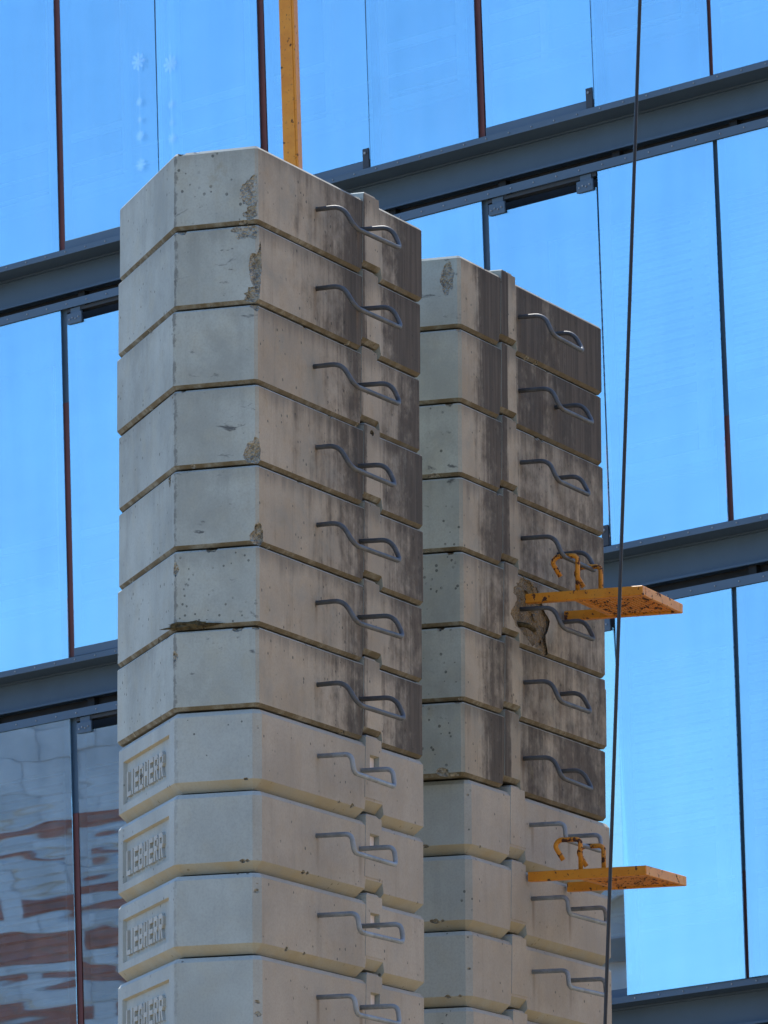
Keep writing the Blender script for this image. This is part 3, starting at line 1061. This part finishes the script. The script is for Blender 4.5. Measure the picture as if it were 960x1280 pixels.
for side in 'lr':
    for i in range(11):
        new = i >= 7
        yaw = random.uniform(-0.003, 0.003)
        jx, jy = random.uniform(-0.003, 0.003) + (0.075 if new and side == 'r' else 0), -JIT_X[side][i] * 0.001 * -1
        if i == 0:
            yaw = -0.004 if side == 'l' else 0.0
        root = empty('ballast_block', stack_matrix(side, jx, jy, -i * HB - 0.389 - 0.001, yaw))
        if i < 7:
            lab = ORD[i] + ' ' + (DESC_L if side == 'l' else DESC_R)[i]
        elif side == 'l':
            lab = ORD[i] + ' block of the left stack, pale with raised lettering' + (', cut by the picture edge' if i == 10 else '')
        else:
            lab = ORD[i] + ' block of the right stack, clean and pale' + (', carrying the lower yellow platform' if i == 7 else '')
        tag(root, lab, 'concrete block', 'ballast blocks of the left stack' if side == 'l' else 'ballast blocks of the right stack')
        if new:
            ops = key_ops(True, side == 'l') + ([('DIFFERENCE', LOGO())] if side == 'l' else [])
            rr = random.Random(i * 11 + (side == 'r') * 50)
            for k in range(4):
                c = rr.choice(((rr.uniform(0.1, 1.2), 0.0, 0.047), (0.0, rr.uniform(0.04, 0.4), 0.047), (rr.uniform(0.1, 1.2), 0.0, 0.385), (0.01, 0.01, rr.uniform(0.1, 0.35))))
                q = rr.uniform(0.007, 0.014)
                if side == 'r':
                    c = (L_ - c[0], c[1], c[2])
                ops.append(('DIFFERENCE', chip_mesh(c, (q * 1.5, q * 1.5, q), k + i * 3 + 200)))
            me = carve(body_mesh(True), ops)
            if side == 'r':
                mirror(me)
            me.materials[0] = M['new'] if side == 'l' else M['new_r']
            me.materials[1] = M['spall']
            body = link('body', me, root)
        else:
            ops = key_ops(False)
            chips = list((CH_L if side == 'l' else CH_R).get(i, []))
            rr = random.Random(i * 7 + (side == 'r') * 100)
            for k in range(4):
                e = rr.choice((0, 1, 2))
                if e == 0:
                    c = (rr.uniform(0.1, 2.0), 0.0, rr.choice((0.0, 0.39)))
                elif e == 1:
                    c = (0.0, rr.uniform(0.02, 0.43), rr.choice((0.0, 0.39)))
                else:
                    c = tuple(slant(rr.uniform(0.05, 1.0), 0.0, rr.choice((0.0, 0.39))))
                q = rr.uniform(0.012, 0.024)
                chips.append((c, (q * rr.uniform(1, 1.8), q * rr.uniform(1, 1.8), q * 0.9), 0))
            if side == 'r':
                chips = [((L_ - c[0], c[1], c[2]), s, -r_) for c, s, r_ in chips]
            for k, (c, s, r_) in enumerate(chips):
                ops.append(('DIFFERENCE', chip_mesh(c, s, i * 5 + k + (side == 'r') * 40, r_)))
            me = carve(body_mesh(False, top=(i == 0)), ops)
            if side == 'r':
                mirror(me)
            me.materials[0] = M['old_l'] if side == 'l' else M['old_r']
            me.materials[1] = M['hollow'] if side == 'r' and i == 4 else M['spall']
            body = link('body', me, root)
            body['grime'] = GRIME[side][i]
        hp = link('lifting_hoop', HOOP[(side, int(new))], root)
        hp.location = (random.uniform(-0.012, 0.012) + (0.02 if new and side == 'r' else 0), random.uniform(-0.012, 0.008), random.uniform(-0.006, 0.006))
        hp.rotation_euler = (0, random.uniform(-0.012, 0.012), random.uniform(-0.02, 0.02))
        if new and side == 'l':
            MB().box(1.37, 1.48, 0.024, 0.0285, 0.264, 0.330).build('pocket_back', M['pale_back'], root)  # paler back face inside the pocket
        if side == 'l' and new:
            s = 1.075
            for ch in WORD:
                wd = 0.087 if ch != 'I' else 0.032
                lo = link('letter', LET[ch], body)
                mm = Matrix((-el, -nl, V((0, 0, 1)))).transposed().to_4x4()
                mm.translation = slant(s, -0.018, 0.118)
                lo.matrix_local = mm
                s -= wd + 0.023
        if side == 'l' and i == 5:
            bm = bmesh.new()
            bmesh.ops.create_icosphere(bm, subdivisions=4, radius=1.0)
            for v in bm.verts:
                q = v.co.copy()
                k = 1 + 0.5 * noise.noise(q * 2.2) + 0.35 * noise.noise(q * 6 + V((3, 1, 0))) + 0.2 * noise.noise(q * 13)
                v.co = V((q.x * 0.014, q.y * 0.125, q.z * 0.017 * (1.0 + 0.6 * q.y))) * k + V((0.002, 0.345, 0.018))
            me = bpy.data.meshes.new('moss_patch')
            bm.to_mesh(me)
            bm.free()
            link('moss_patch', me, root, [M['moss']])
        if side == 'r' and i == 4:
            MB().tube(rounded([(0.86, 0.06, 0.13), (0.87, -0.02, 0.12), (0.96, -0.025, 0.105)], 0.03), 0.014, 8).build('rusty_stub', M['moss'], root, True)

# steel trestle below the lowest blocks shown (out of the picture)
fr = empty('ballast_trestle', stack_matrix('l', 0, 0, -11 * HB - 0.40))
tag(fr, 'grey steel trestle that carries both concrete stacks', 'trestle')
for yb in (0.12, 0.40):
    MB().bbox(-0.05, 5.0, yb, yb + 0.14, -0.30, 0.0, 0.006).build('girder', M['steel'], fr)
for xb in (0.3, 1.9, 3.1, 4.7):
    MB().bbox(xb, xb + 0.16, 0.10, 0.56, -5.4, -0.302, 0.006).build('post', M['steel'], fr)

# ------------------------------------------------------------------ yellow service platforms


def make_platform(z, roll, lab, seed):
    rng = random.Random(seed)
    e = empty('service_platform', stack_matrix('r', 0.86, 0, z) @ Matrix.Rotation(roll, 4, 'Y'))
    tag(e, lab, 'platform', 'yellow platforms hooked to the right stack')
    T, WD, LN = 0.052, 0.62, 0.69
    for x0 in (0.0, WD - 0.045):
        MB().bbox(x0, x0 + 0.045, -LN, -0.012, -T, 0, 0.004).build('side_rail', M['yellow'], e)
    MB().bbox(0.0452, WD - 0.0452, -LN, -LN + 0.02, -T, 0, 0.003).build('end_rail', M['yellow'], e)
    MB().bbox(0.0452, WD - 0.0452, -0.31, -0.27, -T + 0.006, -0.004, 0.003).build('cross_rail', M['yellow'], e)
    # mesh grating of thin crossing bars
    gr = MB()
    n = 20
    for k in range(n):
        x = 0.047 + (WD - 0.094) * (k + 0.5) / n
        gr.box(x - 0.0055, x + 0.0055, -LN + 0.02, -0.31, -0.040, -0.022)
    for k in range(15):
        y = -LN + 0.02 + (LN - 0.33) * (k + 0.5) / 15
        gr.box(0.0452, WD - 0.0452, y - 0.0055, y + 0.0055, -0.044, -0.026)
    tag(gr.build('grating', M['rust'], e), kind='stuff')
    for k, (x, dx) in enumerate(((0.085, 0.02), (0.43, 0.01))):
        top = 0.205 if seed == 1 else 0.17
        pts = [(x, -0.285, -0.03), (x, -0.285, top), (x - 0.005, -0.165, top + 0.002), (x - 0.005, -0.140, top - 0.03), (x + 0.02, -0.178, top - 0.105)]
        MB().tube(rounded(pts, 0.028, 5), 0.0135, 8).build('hook', M['rust'], e, True)
    return e


make_platform(-1.700, 0.018, 'upper chipped yellow mesh platform hooked on the stained blocks of the right stack', 1)
make_platform(-3.208, -0.012, 'lower chipped yellow mesh platform hooked on the pale blocks of the right stack', 2)

# ------------------------------------------------------------------ yellow crane post between the stacks, and the hanging cable
px_, py_ = -0.438, 34.3
pe = empty('crane_post', Matrix.Translation((px_, py_, 0)) @ Matrix.Rotation(math.radians(-14), 4, 'Z'))
tag(pe, 'tall yellow steel post with paint chips, rising behind the left stack', 'steel post')
pm = MB()
pm.bbox(-0.036, 0.034, -0.012, 0.0, 0, 15.5, 0.003)
pm.build('front_leg', M['yellow_post'], pe)
MB().bbox(0.0345, 0.0465, -0.012, 0.075, 0, 15.5, 0.003).build('side_leg', M['yellow_post'], pe)

a, b = V((1.321, 31.0, 8.511 + EYE)), V((0.961, 31.0, 3.539 + EYE))
d = (a - b).normalized()
b2 = b - d * (b.z / d.z)
a2 = a + d * 6
cb = MB()
N = 40
cb.tube([b2.lerp(a2, k / N) for k in range(N + 1)], 0.0088, 8)
tag(cb.build('steel_cable', M['cable'], None, True), 'thin black cable hanging in front of the yellow platforms', 'cable')
